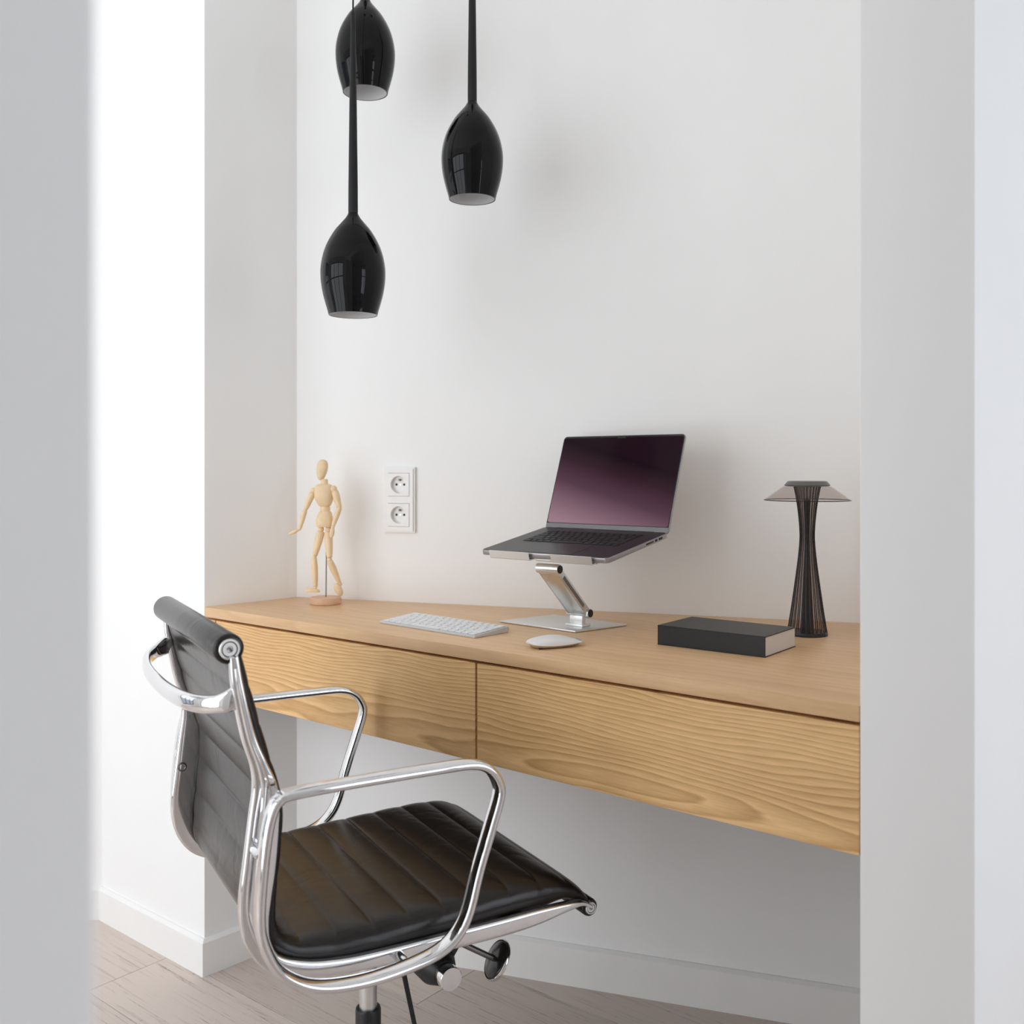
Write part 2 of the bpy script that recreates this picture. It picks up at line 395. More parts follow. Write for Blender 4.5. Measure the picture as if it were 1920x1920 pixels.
window_wall('wall_far_left', 1, -2.12, -1.12, 0.1, 2.3, YF, WE[1], lambda a, d, z: (XL - d, a, z))
window_wall('wall_front', 2, -1.15, 1.05, 0.1, 2.3, XL, XP0, lambda a, d, z: (a, YF - d, z))  # this window is unseen, added to send light into the niche
window_wall('wall_hall', 3, -0.65, 0.85, 0.1, 2.3, YH, YB, lambda a, d, z: (XH + d, a, z))
struct(MB().box(((XP1 + XH) / 2, YH - 0.05, ZC / 2), (XH - XP1, 0.1, ZC)).build('wall_hall_near', 'wall', smooth=None), 'wall of the hall behind the camera', 'wall')
struct(MB().box(((XP1 + XH) / 2, YB + 0.05, ZC / 2), (XH - XP1, 0.1, ZC)).build('wall_hall_end', 'wall', smooth=None), 'end wall of the hall', 'wall')

def skirt(name, pts, h, label, tk=0.012):
    """Skirting board with a small chamfer along a polyline; the room lies to its right-hand side."""
    m = MB(); P = [Vector((x, y, 0)) for x, y in pts]; n = len(P)
    sec = [(0, 0.0), (tk, 0.0), (tk, h - 0.006), (tk * 0.4, h), (0, h)]
    vs = []; fs = []
    for i, p in enumerate(P):
        ds = [((P[j + 1] - P[j]).normalized()) for j in (i - 1, i) if 0 <= j < n - 1]
        ns = [Vector((d.y, -d.x, 0)) for d in ds]
        nn = sum(ns, Vector()) ; nn = nn / (nn.dot(ns[0]))
        for a, z in sec: vs.append(p + nn * a + Vector((0, 0, z)))
    k = len(sec)
    for i in range(n - 1):
        for j in range(k): fs.append((i * k + j, i * k + (j + 1) % k, (i + 1) * k + (j + 1) % k, (i + 1) * k + j))
    fs.append(tuple(range(k))); fs.append(tuple((n - 1) * k + j for j in range(k)))
    struct(m.add(vs, fs).build(name, 'skirt', smooth=None), label, 'baseboard')
skirt('baseboard_left_pillar', [(-0.4265, 0.0), (0.0, 0.0), (0.0192, 0.2361)], 0.078, 'white skirting board around the left pillar')
skirt('baseboard_left', [WE, (-0.43, 0.0)], 0.078, 'white skirting board on the wall behind the pillar')
skirt('baseboard_back', [(0.0192, 0.2361), (XP0, BW(XP0))], 0.086, 'white skirting board along the niche back wall')

# ------------------------------------------------------------------ floating desk
DT, DB = 0.7983, 0.607
desk = thing('floating_desk', 'wall to wall floating oak desk with two handleless drawers', 'desk', (0.70, 0.30, DB))
o_ = desk.location
def wp(y_in, g=0.0005): return [(0.0 + y_in * 0.081 + g, y_in), (XP0 - g, y_in), (XP0 - g, BW(XP0) - g), (0.0192 + g, BW(0.0192) - g)]
MB().prism(wp(0.0), 0.7768, DT, 0.0012).build('worktop', 'oak_top', desk, off=o_)
MB().prism(wp(0.022), DB + 0.004, 0.7766).build('carcass', 'gap', desk, smooth=None, off=o_)
for nm, xa, xb in (('filler_panel', 0.001, 0.0375), ('drawer', 0.0420, 0.7812), ('drawer', 0.7862, XP0 - 0.0006)):
    MB().box(((xa + xb) / 2, 0.0105, (DB + 0.7722) / 2), (xb - xa, 0.020, 0.7722 - DB), 0.0008).build(nm, 'oak_front', desk, smooth=None, off=o_)

# ------------------------------------------------------------------ pendant lamps
prof_px = [(27, 1238), (33, 1252), (46, 1272), (70, 1300), (105, 1342), (140, 1400), (163, 1452), (178, 1505), (186, 1555), (187.5, 1600), (184, 1650), (175, 1705), (162, 1756), (149, 1800), (141, 1832)]
shade_prof = [(h * 0.000323, (1832 - y) * 0.000323) for h, y in prof_px][::-1]           # (radius, height above rim)
shade_prof = [(v.x, v.y) for v in catmull([(a, b, 0) for a, b in shade_prof], 4)]
def pendant(x, y, z, label):
    t = thing('pendant_lamp', label, 'pendant lamp', (x, y, z), 0, 'black pendant lamps over the desk')
    MB().lathe(shade_prof + [(a - 0.002, b) for a, b in shade_prof[::-1] if a > 0.006], 48, close=True).build('shade', 'lacquer', t, smooth=60)
    inner = [(a - 0.0022, b + 0.0006) for a, b in shade_prof if b < 0.172 and a > 0.012]
    MB().lathe(inner + [(a - 0.0006, b) for a, b in inner[::-1]], 48, close=True).build('inner_lining', 'lining', t, smooth=60)
    top = shade_prof[-1][1]
    MB().lathe([(0.0090, top - 0.004), (0.0088, top + 0.05), (0.0070, top + 0.20), (0.0042, top + 0.372), (0.0034, top + 0.376)], 20).build('stem', 'rod', t, smooth=50)
    MB().tube((0, 0, top + 0.37), (0, 0, ZC - z - 0.02), 0.0016, seg=10).build('cable', 'rod', t)
    MB().lathe([(0.03, ZC - z - 0.028), (0.032, ZC - z - 0.024), (0.032, ZC - z)], 24).build('ceiling_cap', 'rod', t)
    return t
pendant(0.4770, 0.0014, 1.3870, 'lowest and nearest black gloss pendant lamp, hanging at the left')
pendant(0.3682, 0.1320, 1.8680, 'highest black pendant lamp, half behind the thin stem of the lowest one')
pendant(0.5966, 0.2034, 1.6259, 'middle-height black pendant lamp hanging on its own to the right')

# ------------------------------------------------------------------ office chair
CH = (0.7435, -0.2062, 0.0)
chair = thing('office_chair', 'black ribbed leather office chair with polished aluminium arms', 'chair', CH, math.radians(68.467))
def K(p): return (0.885 * p[0], 0.885 * p[1], 0.1265 + 0.885 * p[2])
def cb(mb, name, m, parent=chair, smooth=40): return mb.map(K).build(name, m, parent, smooth)

Sp = [(-0.281, 0.850), (-0.272, 0.815), (-0.260, 0.770), (-0.243, 0.708), (-0.227, 0.656), (-0.2195, 0.622), (-0.2195, 0.579), (-0.226, 0.512), (-0.229, 0.472), (-0.224, 0.440),
      (-0.203, 0.421), (-0.165, 0.414), (-0.08, 0.414), (0.05, 0.419), (0.15, 0.423), (0.22, 0.422), (0.265, 0.411), (0.293, 0.391), (0.309, 0.373)]
curve = catmull([(a, 0, b) for a, b in Sp], 24)
cum = [0.0]
for a, b in zip(curve, curve[1:]): cum.append(cum[-1] + (b - a).length)
tot = cum[-1]
NS = 330
pts = []; j = 0
for i in range(NS + 1):
    s_ = tot * i / NS
    while j < len(cum) - 2 and cum[j + 1] < s_: j += 1
    k_ = (s_ - cum[j]) / max(1e-9, cum[j + 1] - cum[j]); pts.append(curve[j].lerp(curve[j + 1], k_))
per = tot / 17.0
HW = 0.2385
def lat(n_flat, n_edge):
    out = []
    for q in range(n_edge): out.append(-1 + 0.16 * (1 - math.cos(PI / 2 * q / n_edge)))
    for q in range(n_flat + 1): out.append(-0.84 + 1.68 * q / n_flat)
    for q in range(n_edge - 1, -1, -1): out.append(1 - 0.16 * (1 - math.cos(PI / 2 * q / n_edge)))
    return out
bs = lat(16, 7)
vs = []; fs = []
ring = len(bs) * 2
for i, p in enumerate(pts):
    t_ = (pts[min(i + 1, NS)] - pts[max(i - 1, 0)]).normalized()
    N = Vector((-t_.z, 0, t_.x))                          # towards the sitter
    if N.x < 0 and p.z > 0.5: N = -N
    if p.z <= 0.5 and (N.z < 0 and p.x > -0.2): N = -N
    if p.z <= 0.5 and p.x <= -0.2 and N.x < 0 : N = -N
    s_ = tot * i / NS
    f_seat = min(1, max(0, (s_ / tot - 0.40) / 0.12))
    th = 0.020 + 0.029 * f_seat
    if s_ / tot > 0.89: th = 0.049 - 0.033 * (s_ / tot - 0.89) / 0.11
    rib = 0.0042 * (abs(math.sin(PI * s_ / per)) ** 0.36) - 0.0030
    for sgn, order in ((1, bs), (-1, bs[::-1])):
        for b in order:
            e = max(0.0, 1 - abs(b) ** ((44 - 28 * f_seat) if sgn > 0 else 60)); edge = (1 - abs(b) ** 18)
            half = th / 2 * math.sqrt(max(0.0, e)) + rib * edge * (1 if e > 0.02 else 0)
            vs.append(p - N * (th / 2) + N * (sgn * half) + Vector((0, b * HW, 0)))
for i in range(NS):
    for k in range(ring):
        l = (k + 1) % ring; fs.append((i * ring + k, i * ring + l, (i + 1) * ring + l, (i + 1) * ring + k))
fs.append(tuple(range(ring))); fs.append(tuple(NS * ring + k for k in range(ring)))
sling = cb(MB().add(vs, fs), 'leather_sling', 'leather', smooth=70)
sling['label'] = 'ribbed black leather seat and backrest in one piece'

def roll(c, r, hw, name):
    pr = [(r * 0.80, -hw), (r * 0.95, -hw + 0.0015), (r, -hw + 0.005), (r, hw - 0.005), (r * 0.95, hw - 0.0015), (r * 0.80, hw)]
    o = cb(MB().lathe(pr, 36, ((c[0], 0, c[1]), (0, 1, 0))), name, 'leather', smooth=50)
    for sg in (-1, 1):
        ax = ((c[0], sg * (hw - 0.001), c[1]), (0, sg, 0)); q = r * 0.68
        cap = cb(MB().lathe([(q, 0), (q, 0.0030), (q * 0.95, 0.0040), (q * 0.78, 0.0040), (q * 0.75, 0.0018), (q * 0.68, 0.0018), (q * 0.66, 0.0034), (q * 0.34, 0.0034), (q * 0.28, 0.0012)], 28, ax), 'end_cap', 'alu_light', o, 30)
        cb(MB().lathe([(q * 0.76, 0.0015), (q * 0.76, 0.0022), (q * 0.67, 0.0022), (q * 0.67, 0.0015)], 28, ax, close=True), 'cap_groove', 'black', cap, 30)
        cb(MB().lathe([(q * 0.22, 0.0005), (q * 0.22, 0.0026), (q * 0.1, 0.0022)], 6, ax), 'screw', 'steel', cap, 30)
    return o
roll((-0.297, 0.848), 0.0215, 0.237, 'top_roll')
roll((0.306, 0.358), 0.0150, 0.238, 'front_roll')

rail_outer = [(-0.299, 0.838), (-0.2955, 0.795), (-0.282, 0.725), (-0.269, 0.682), (-0.266, 0.650), (-0.270, 0.615), (-0.278, 0.550), (-0.284, 0.500), (-0.283, 0.462), (-0.271, 0.424),
              (-0.244, 0.392), (-0.200, 0.374), (-0.150, 0.365), (-0.088, 0.360), (0.034, 0.357), (0.138, 0.357), (0.200, 0.361), (0.245, 0.368), (0.280, 0.372), (0.299, 0.364)]
rail_half = [0.006, 0.008, 0.0095, 0.0115, 0.0175, 0.0215, 0.0235, 0.0230, 0.0205, 0.0165, 0.0125, 0.0110, 0.0105, 0.0110, 0.0125, 0.0130, 0.0115, 0.0075, 0.0040, 0.0028]
rp_ = []
for i, (a, b) in enumerate(rail_outer):                    # centre line: half a width inside the outer edge
    t0 = Vector(rail_outer[min(i + 1, len(rail_outer) - 1)]) - Vector(rail_outer[max(i - 1, 0)])
    nrm = Vector((-t0.y, t0.x)).normalized()
    rp_.append((a + nrm.x * rail_half[i] * 0.9, 0, b + nrm.y * rail_half[i] * 0.9, rail_half[i]))
rc = catmull([(p[0], p[1], p[2]) for p in rp_], 8); rh = [v.x for v in catmull([(p[3], 0, 0) for p in rp_], 8)]
def flat_bar(mb, path, a, b, n=None):
    return mb.sweep(path, (0, 1, 0), a, b, seg=20, power=5.0)
arm_path = [(-0.229, 0.6505), (-0.160, 0.6525), (-0.086, 0.653), (-0.009, 0.653), (0.052, 0.6515), (0.082, 0.640), (0.098, 0.618), (0.100, 0.596), (0.086, 0.553), (0.064, 0.489), (0.047, 0.431),
            (0.028, 0.400), (-0.001, 0.381), (-0.049, 0.371), (-0.111, 0.3665), (-0.172, 0.372), (-0.213, 0.387), (-0.246, 0.415), (-0.265, 0.455), (-0.270, 0.492), (-0.266, 0.553), (-0.259, 0.607), (-0.2515, 0.634), (-0.243, 0.6455)]
ac = catmull([(a, 0, b) for a, b in arm_path], 8, closed=True)
for sg in (-1, 1):
    m = flat_bar(MB(), [p + Vector((0, sg * 0.2455, 0)) for p in rc], rh, 0.0085)
    rail = cb(m, 'side_rail', 'chrome', smooth=40)
    rb = MB()                                              # raised outer flange of the rail
    rb.sweep([p + Vector((0, sg * 0.2545, 0)) for p in rc[3:72]], (0, 1, 0), [h_ * 0.40 * min(1, (69 - i) / 12 + 0.05) for i, h_ in enumerate(rh[3:72])], 0.004, seg=12)
    cb(rb, 'rail_flange', 'chrome', rail, 50)
    arm = cb(MB().sweep([p + Vector((0, sg * 0.2915, 0)) for p in ac], (0, 1, 0), 0.0075, 0.0150, closed=True, seg=20, power=2.6), 'armrest', 'chrome', smooth=70)
    for bx_, bz_ in ((-0.2655, 0.570), (-0.050, 0.3695)):
        sp_ = cb(MB().lathe([(0.0075, 0), (0.0085, 0.004), (0.0085, 0.026), (0.0075, 0.034)], 18, ((bx_, sg * 0.2525, bz_), (0, sg, 0))), 'spacer', 'chrome', arm, 40)
    cb(MB().lathe([(0.0085, 0.0), (0.0085, 0.003), (0.006, 0.004), (0.005, 0.002)], 18, ((-0.268, sg * 0.2395, 0.556), (0, -sg, 0))), 'bolt', 'steel', rail, 40)

hp = catmull([(-0.283, -0.244, 0.786), (-0.303, -0.240, 0.776), (-0.323, -0.218, 0.770), (-0.341, -0.165, 0.767), (-0.352, -0.07, 0.766), (-0.352, 0.07, 0.766), (-0.341, 0.165, 0.767), (-0.323, 0.218, 0.770), (-0.303, 0.240, 0.776), (-0.283, 0.244, 0.786)], 8)
nh = len(hp)
hb = [0.0125 if 12 < i < nh - 13 else 0.0125 + 0.008 * (1 - min(i, nh - 1 - i) / 12) for i in range(nh)]
cb(MB().sweep(hp, (0, 0, 1), 0.0068, hb, seg=18, power=2.6), 'back_handle', 'chrome', smooth=70)

# tilt mechanism below the seat
v_ = [(a_, w_, z_) for w_ in (-0.055, 0.055) for a_, z_ in ((-0.10, 0.350), (0.205, 0.350), (0.172, 0.283), (0.140, 0.238), (0.075, 0.243), (0.03, 0.282), (-0.08, 0.322))]
mech = cb(MB().add(v_, [tuple(range(7)), tuple(range(7, 14))] + [(i, (i + 1) % 7, 7 + (i + 1) % 7, 7 + i) for i in range(7)]), 'tilt_mechanism', 'black', smooth=20)
for a_ in (-0.07, 0.16):
    cb(MB().box((a_, 0, 0.362), (0.045, 0.475, 0.012), 0.004), 'spreader', 'black', mech)
ax = ((0.108, -0.086, 0.229), (0, -1, 0))
cb(MB().lathe([(0.036, -0.07), (0.035, -0.035), (0.0215, -0.001), (0.0200, 0.0)], 28, ax), 'lever_housing', 'black', mech, 50)
cb(MB().lathe([(0.0195, -0.002), (0.0205, 0.0), (0.0205, 0.022), (0.0195, 0.0235)], 32, ax), 'knob', 'chrome', mech, 30)['label'] = 'polished round lever end'
dax = Vector((1.0, -0.15, -0.62)).normalized(); dc = Vector((0.236, -0.03, 0.199))
cb(MB().tube(dc - dax * 0.075, dc, 0.0055, seg=14), 'tension_stem', 'steel', mech)
disc = cb(MB().lathe([(0.010, -0.006), (0.030, -0.002), (0.0345, 0.002), (0.035, 0.006), (0.02, 0.008)], 36, (dc, dax)), 'tension_wheel', 'disc', mech, 50)
cb(MB().lathe([(0.0352, 0.0005), (0.0372, 0.003), (0.0365, 0.0075), (0.033, 0.0085), (0.033, 0.0065), (0.0345, 0.0055)], 36, (dc, dax), close=True), 'wheel_rim', 'chrome', disc, 50)
cb(MB().tube((0.046, 0, 0.300), (0.090, 0, 0.095), 0.0048, 0.0042, 12), 'gas_lever', 'black', mech)
cb(MB().lathe([(0.0155, 0.14), (0.0155, 0.33)], 28), 'gas_piston', 'alu')
cb(MB().lathe([(0.0222, -0.02), (0.0222, 0.156), (0.021, 0.1595), (0.0165, 0.160)], 28), 'piston_sleeve', 'black')
# five star base standing on the floor (true metres)
base = MB().lathe([(0.030, 0.075), (0.034, 0.085), (0.030, 0.125), (0.024, 0.13)], 28).build('base_hub', 'chrome', chair)
for k in range(5):
    a = math.radians(54 + 39.11 - 68.467 + 72 * k); dr = Vector((math.cos(a), math.sin(a), 0)); pr = Vector((-dr.y, dr.x, 0))
    pth = catmull([dr * 0.015 + Vector((0, 0, 0.105)), dr * 0.12 + Vector((0, 0, 0.092)), dr * 0.25 + Vector((0, 0, 0.068))], 8)
    MB().sweep(pth, pr, [0.016 - 0.006 * i / 16 for i in range(17)], [0.018 - 0.006 * i / 16 for i in range(17)], seg=14, power=3).build('base_leg', 'chrome', chair, 60)
    c0 = dr * 0.245 + Vector((0, 0, 0.027))
    cst = MB().lathe([(0.020, -0.020), (0.027, -0.017), (0.027, -0.004), (0.018, -0.003), (0.018, 0.003), (0.027, 0.004), (0.027, 0.017), (0.020, 0.020)], 24, (c0, pr)).build('caster', 'black', chair, 40)
    MB().tube(c0, c0 + Vector((0, 0, 0.036)), 0.007).build('caster_pin', 'steel', cst)

# ------------------------------------------------------------------ laptop stand and laptop
st = thing('laptop_stand', 'silver aluminium stand with folding arm carrying the laptop', 'laptop stand', (0.747, 0.300, DT))
o_ = st.location
plate = MB().prism([(0.637, 0.2365), (0.826, 0.2275), (0.8555, 0.3565), (0.6705, 0.371)], DT + 0.0005, DT + 0.0038, 0.0010).build('base_plate', 'alu', st, off=o_)
pb, pt = Vector((0.790, 0.292, 0.826)), Vector((0.790, 0.195, 0.9165))
dirv = (pt - pb).normalized(); nv = Vector((0, -dirv.z, dirv.y))
Rm = Matrix((Vector((1, 0, 0)), dirv, nv)).transposed()
MB().box((0.793, 0.282, DT + 0.013), (0.030, 0.012, 0.022), 0.002).box((0.793, 0.283, DT + 0.0062), (0.040, 0.028, 0.005), 0.002).build('bracket', 'alu_light', st, off=o_)
arm_ = MB().box((pb + pt) / 2 + nv * 0.0062, (0.0405, (pt - pb).length, 0.0035), 0.001, Rm)
for sx in (-1, 1):
    arm_.box((pb + pt) / 2 + Vector((sx * 0.0200, 0, 0)), (0.0035, (pt - pb).length, 0.0165), 0.0012, Rm)
arm_ = arm_.build('arm', 'alu', st, off=o_)
MB().box((pb + pt) / 2 + Vector((0.0217, 0, 0)), (0.0010, (pt - pb).length * 0.66, 0.0072), 0.0004, Rm).build('arm_slot', 'chin', arm_, off=o_)
for c, nm in ((pb, 'lower_hinge'), (pt, 'upper_hinge')):
    h_ = MB().lathe([(0.0072, -0.0250), (0.0092, -0.0240), (0.0092, 0.0240), (0.0085, 0.0255)], 28, (c, (1, 0, 0))).build(nm, 'alu_light', st, off=o_)
    MB().lathe([(0.0074, 0.0250), (0.0074, 0.0266), (0.0066, 0.0272)], 28, (c, (1, 0, 0))).build('hinge_cap', 'deck', h_, off=o_)
LP = (0.7925, 0.1694, 0.9360); LPIT = math.radians(9.63); LYAW = math.radians(-0.45)
Lrot = Matrix.Rotation(LYAW, 3, 'Z') @ Matrix.Rotation(LPIT, 3, 'X')
def ltr(p): return Lrot @ Vector(p) + Vector(LP)
MB().box((0, 0.105, -0.0022), (0.235, 0.205, 0.003), 0.001).box((0, 0.03, -0.006), (0.05, 0.03, 0.006), 0.001).map(ltr).build('tray', 'alu', st, off=o_)
for x0, x1 in ((-0.1175, -0.0235), (0.0265, 0.1155)):
    secp = [(0.006, -0.0036), (-0.0035, -0.0036), (-0.0058, -0.0020), (-0.0068, 0.0115), (-0.0054, 0.0118), (-0.0043, -0.0006), (-0.0030, -0.0010), (0.006, -0.0010)]
    n_ = len(secp)
    v_ = [(x, a, b) for x in (x0, x1) for a, b in secp]
    f_ = [tuple(range(n_)), tuple(range(n_, 2 * n_))] + [(i, (i + 1) % n_, n_ + (i + 1) % n_, n_ + i) for i in range(n_)]
    MB().add(v_, f_).map(ltr).build('front_lip', 'alu_light', st, smooth=30, off=o_)

LW, LD, LT = 0.290, 0.205, 0.0095
lap = thing('laptop', 'open dark grey laptop with a purple to black gradient screen, on the stand', 'laptop', LP, rot=(LPIT, 0, LYAW))
def rrect(w_, d_, r, n=6):
    out = []
    for cx_, cy_, a0 in ((w_ / 2 - r, d_ / 2 - r, 0), (-w_ / 2 + r, d_ / 2 - r, 90), (-w_ / 2 + r, -d_ / 2 + r, 180), (w_ / 2 - r, -d_ / 2 + r, 270)):
        for k in range(n + 1):
            a = math.radians(a0 + 90 * k / n); out.append((cx_ + r * math.cos(a), cy_ + r * math.sin(a)))
    return out
body = MB().prism([(x, y + LD / 2) for x, y in rrect(LW, LD, 0.010)], 0.0, LT, 0.0016).build('body', 'grey', lap)
deck = MB().prism([(x, y + LD / 2) for x, y in rrect(LW - 0.003, LD - 0.003, 0.009)], LT - 0.0003, LT + 0.0003).build('keyboard_deck', 'deck', lap)
MB().prism([(x, y + 0.130) for x, y in rrect(0.222, 0.094, 0.004)], LT + 0.0002, LT + 0.0005).build('key_well', 'keyblack', deck)
MB().prism([(x, y + 0.043) for x, y in rrect(0.125, 0.072, 0.005)], LT + 0.0003, LT + 0.0006).build('trackpad', 'deck', deck)
MB().box((0, 0.0, LT - 0.0008), (0.055, 0.003, 0.0022), 0.0005).build('opening_notch', 'alu_light', body)
def key_mesh(w_, d_, h_, r=0.0008):
    return MB().box((0, 0, h_ / 2), (w_, d_, h_), r)
cache = {}
def keys(parent, rows, x0, y0, width, pitch, gap, h_, z, material, name='key', slope=0.0):
    for ri, row in enumerate(rows):
        unit = width / sum(row); x = x0
        for kw in row:
            w_ = kw * unit - gap; ky = (round(w_, 4), material)
            if ky not in cache:
                o = key_mesh(w_, pitch - gap, h_).build(name, material, parent, smooth=None); cache[ky] = o.data
            else:
                o = bpy.data.objects.new(name, cache[ky]); COL.objects.link(o); o.parent = parent
            o.location = (x + kw * unit / 2, y0 + ri * pitch, z + slope * (y0 + ri * pitch)); o.rotation_euler = (math.atan(slope), 0, 0)
            x += kw * unit
KR = [[1, 1, 1, 1.25, 5, 1.25, 1, 1, 1, 1], [2.25] + [1] * 10 + [2.25], [1.75] + [1] * 11 + [1.75], [1.5] + [1] * 12 + [1], [1] * 13 + [1.5], [1.5] + [1] * 13]
keys(deck, KR, -0.108, 0.0915, 0.216, 0.0154, 0.0022, 0.0008, LT + 0.0005, 'keyblack')
# ports on the right side
for y_, w_ in ((0.138, 0.026), (0.160, 0.008), (0.176, 0.013)):
    MB().box((LW / 2 - 0.0002, y_, LT * 0.52), (0.0012, w_, 0.0030 if w_ > 0.02 else 0.0042), 0.0004).build('port', 'hole', body)
# lid: hinged on the rear edge
lid = bpy.data.objects.new('lid', None); COL.objects.link(lid); lid.parent = lap; lid.location = (0, LD - 0.002, LT * 0.7)
lid.rotation_euler = (math.radians(70.6) - LPIT, 0, 0)
LH = 0.2015
MB().prism([(x, y + LH / 2) for x, y in rrect(LW, LH, 0.008)], -0.0042, 0.0, 0.0012).build('lid_shell', 'grey', lid)
MB().prism([(x, y + LH / 2 + 0.0005) for x, y in rrect(LW - 0.002, LH - 0.003, 0.0072)], -0.0002, 0.0004).build('bezel', 'bezel', lid)
MB().prism([(x, y + 0.0128 + (LH - 0.0165) / 2) for x, y in rrect(LW - 0.006, LH - 0.0185, 0.005)], 0.0003, 0.0007).build('screen', 'screen', lid)
MB().box((0, 0.0068, 0.0005), (LW - 0.003, 0.0112, 0.0006)).build('chin_bar', 'chin', lid, smooth=None)
MB().box((0, LH - 0.0045, 0.0007), (0.020, 0.0040, 0.0006), 0.0002).build('camera_notch', 'hole', lid)
MB().lathe([(0.004, -0.115), (0.004, 0.115)], 16, ((0, LD - 0.003, LT * 0.7), (1, 0, 0))).build('hinge', 'bezel', lap)

# ------------------------------------------------------------------ wireless keyboard
KBW, KBD = 0.2595, 0.090
kb = thing('keyboard', 'slim white wireless keyboard on the desk', 'keyboard', (0.5918, 0.0755, DT), math.radians(-3.36))
sec = [(0, 0.0006), (0.0, 0.0030), (0.0012, 0.0042), (KBD - 0.004, 0.0105), (KBD - 0.001, 0.0100), (KBD, 0.0080), (KBD - 0.001, 0.0015), (KBD - 0.006, 0.0006)]
n_ = len(sec); v_ = [(x, a, b) for x in (-KBW / 2, KBW / 2) for a, b in sec]
f_ = [tuple(range(n_)), tuple(range(n_, 2 * n_))] + [(i, (i + 1) % n_, n_ + (i + 1) % n_, n_ + i) for i in range(n_)]
MB().add(v_, f_).build('keyboard_body', 'kbplate', kb, smooth=30)
keys(kb, KR, -KBW / 2 + 0.004, 0.0105, KBW - 0.008, 0.0141, 0.0024, 0.0020, 0.0041, 'key', slope=0.0742)
for x in (-0.1, 0.1):
    for y in (0.008, KBD - 0.012): MB().lathe([(0.004, 0), (0.004, 0.0012)], 12, ((x, y, 0), (0, 0, 1))).build('foot', 'plastic', kb)

# ------------------------------------------------------------------ mouse
mo = thing('computer_mouse', 'smooth white and silver wireless mouse beside the laptop stand', 'mouse', (0.8790, 0.0930, DT), math.radians(66))
ML, MW = 0.100, 0.050
def mouse_pt(u, v, top):
    hw = MW / 2 * (1 - 0.16 * abs(u) ** 3) * math.sqrt(max(0, 1 - abs(u) ** 9))
    zt = 0.0195 - 0.0105 * u * u - 0.003 * u
    ze = 0.0055 + 0.0035 * u * u
    z = ze + (zt - ze) * math.sqrt(max(0, 1 - abs(v) ** 2.6)) if top else ze
    return (u * ML / 2, v * hw, z)
v_ = []; f_ = []; NU, NV = 36, 20
us = [math.sin(PI / 2 * (-1 + 2 * i / NU)) for i in range(NU + 1)]; vv = [math.sin(PI / 2 * (-1 + 2 * i / NV)) for i in range(NV + 1)]
for u in us:
    for v in vv: v_.append(mouse_pt(u, v, True))
for i in range(NU):
    for j in range(NV): f_.append((i * (NV + 1) + j, i * (NV + 1) + j + 1, (i + 1) * (NV + 1) + j + 1, (i + 1) * (NV + 1) + j))
n0 = len(v_)
for u in us:
    for v in vv: v_.append(mouse_pt(u, v, False))
for i in range(NU):
    for j in range(NV): f_.append((n0 + i * (NV + 1) + j, n0 + (i + 1) * (NV + 1) + j, n0 + (i + 1) * (NV + 1) + j + 1, n0 + i * (NV + 1) + j + 1))
MB().add(v_, f_).build('top_shell', 'plastic', mo, smooth=60, weld=True)
v_ = []; f_ = []
for s_, z in ((0.76, 0.0012), (0.86, 0.003), (0.965, 0.0056), (0.97, 0.0072)):
    for k in range(48):
        a = 2 * PI * k / 48; c, d_ = math.cos(a), math.sin(a)
        u = s_ * math.copysign(abs(c) ** 0.8, c); p = mouse_pt(u, 0, False)
        v_.append((u * ML / 2, s_ * MW / 2 * 0.97 * math.copysign(abs(d_) ** 0.7, d_), z + 0.0035 * (u * u) * (z > 0.003)))
for i in range(3):
    for k in range(48): f_.append((i * 48 + k, i * 48 + (k + 1) % 48, (i + 1) * 48 + (k + 1) % 48, (i + 1) * 48 + k))
f_.append(tuple(range(48))); f_.append(tuple(3 * 48 + k for k in range(48)))
MB().add(v_, f_).build('base', 'alu', mo, smooth=50)
MB().box((-0.012, -0.013, 0.0006), (0.05, 0.002, 0.0012), 0.0003).box((-0.012, 0.013, 0.0006), (0.05, 0.002, 0.0012), 0.0003).build('glide', 'black', mo)

# ------------------------------------------------------------------ book
bk = thing('book', 'thick charcoal covered book lying flat in front of the table lamp', 'book', (1.1005, 0.284, DT), math.radians(1.2))
BWd, BDp, BH = 0.195, 0.124, 0.0335
MB().box((0, 0, BH - 0.0009), (BWd, BDp, 0.0018), 0.0004).box((0, 0, 0.0009), (BWd, BDp, 0.0018), 0.0004).box((0, -BDp / 2 + 0.001, BH / 2), (BWd, 0.002, BH), 0.0006).build('cover', 'cover', bk, smooth=None)
MB().box((0, 0.0005, BH / 2), (BWd - 0.0016, BDp - 0.0045, BH - 0.0036)).build('pages', 'paper', bk, smooth=None)

# ------------------------------------------------------------------ table lamp
tl = thing('table_lamp', 'smoked acrylic table lamp with fluted column and cone shade', 'table lamp', (1.1620, 0.4800, DT))
cp = [(0.0352, 0.004), (0.0335, 0.012), (0.0290, 0.040), (0.0240, 0.075), (0.0190, 0.112), (0.0150, 0.145), (0.0130, 0.170), (0.0128, 0.185), (0.0140, 0.205), (0.0168, 0.232), (0.0205, 0.255), (0.0238, 0.2705)]
cc = [(v.x, v.y) for v in catmull([(a, b, 0) for a, b in cp], 4)]
col_ = MB().lathe(cc, 64).build('fluted_column', 'flute', tl, smooth=60)
rb_ = MB(); NF = 24
for k in range(NF):
    a = 2 * PI * (k + 0.3) / NF; er = Vector((math.cos(a), math.sin(a), 0)); et = Vector((-er.y, er.x, 0))
    rb_.sweep([er * (r + 0.0002) + Vector((0, 0, z)) for r, z in cc], et, [0.0007] * len(cc), [0.0003 + 0.030 * r for r, z in cc], seg=6)
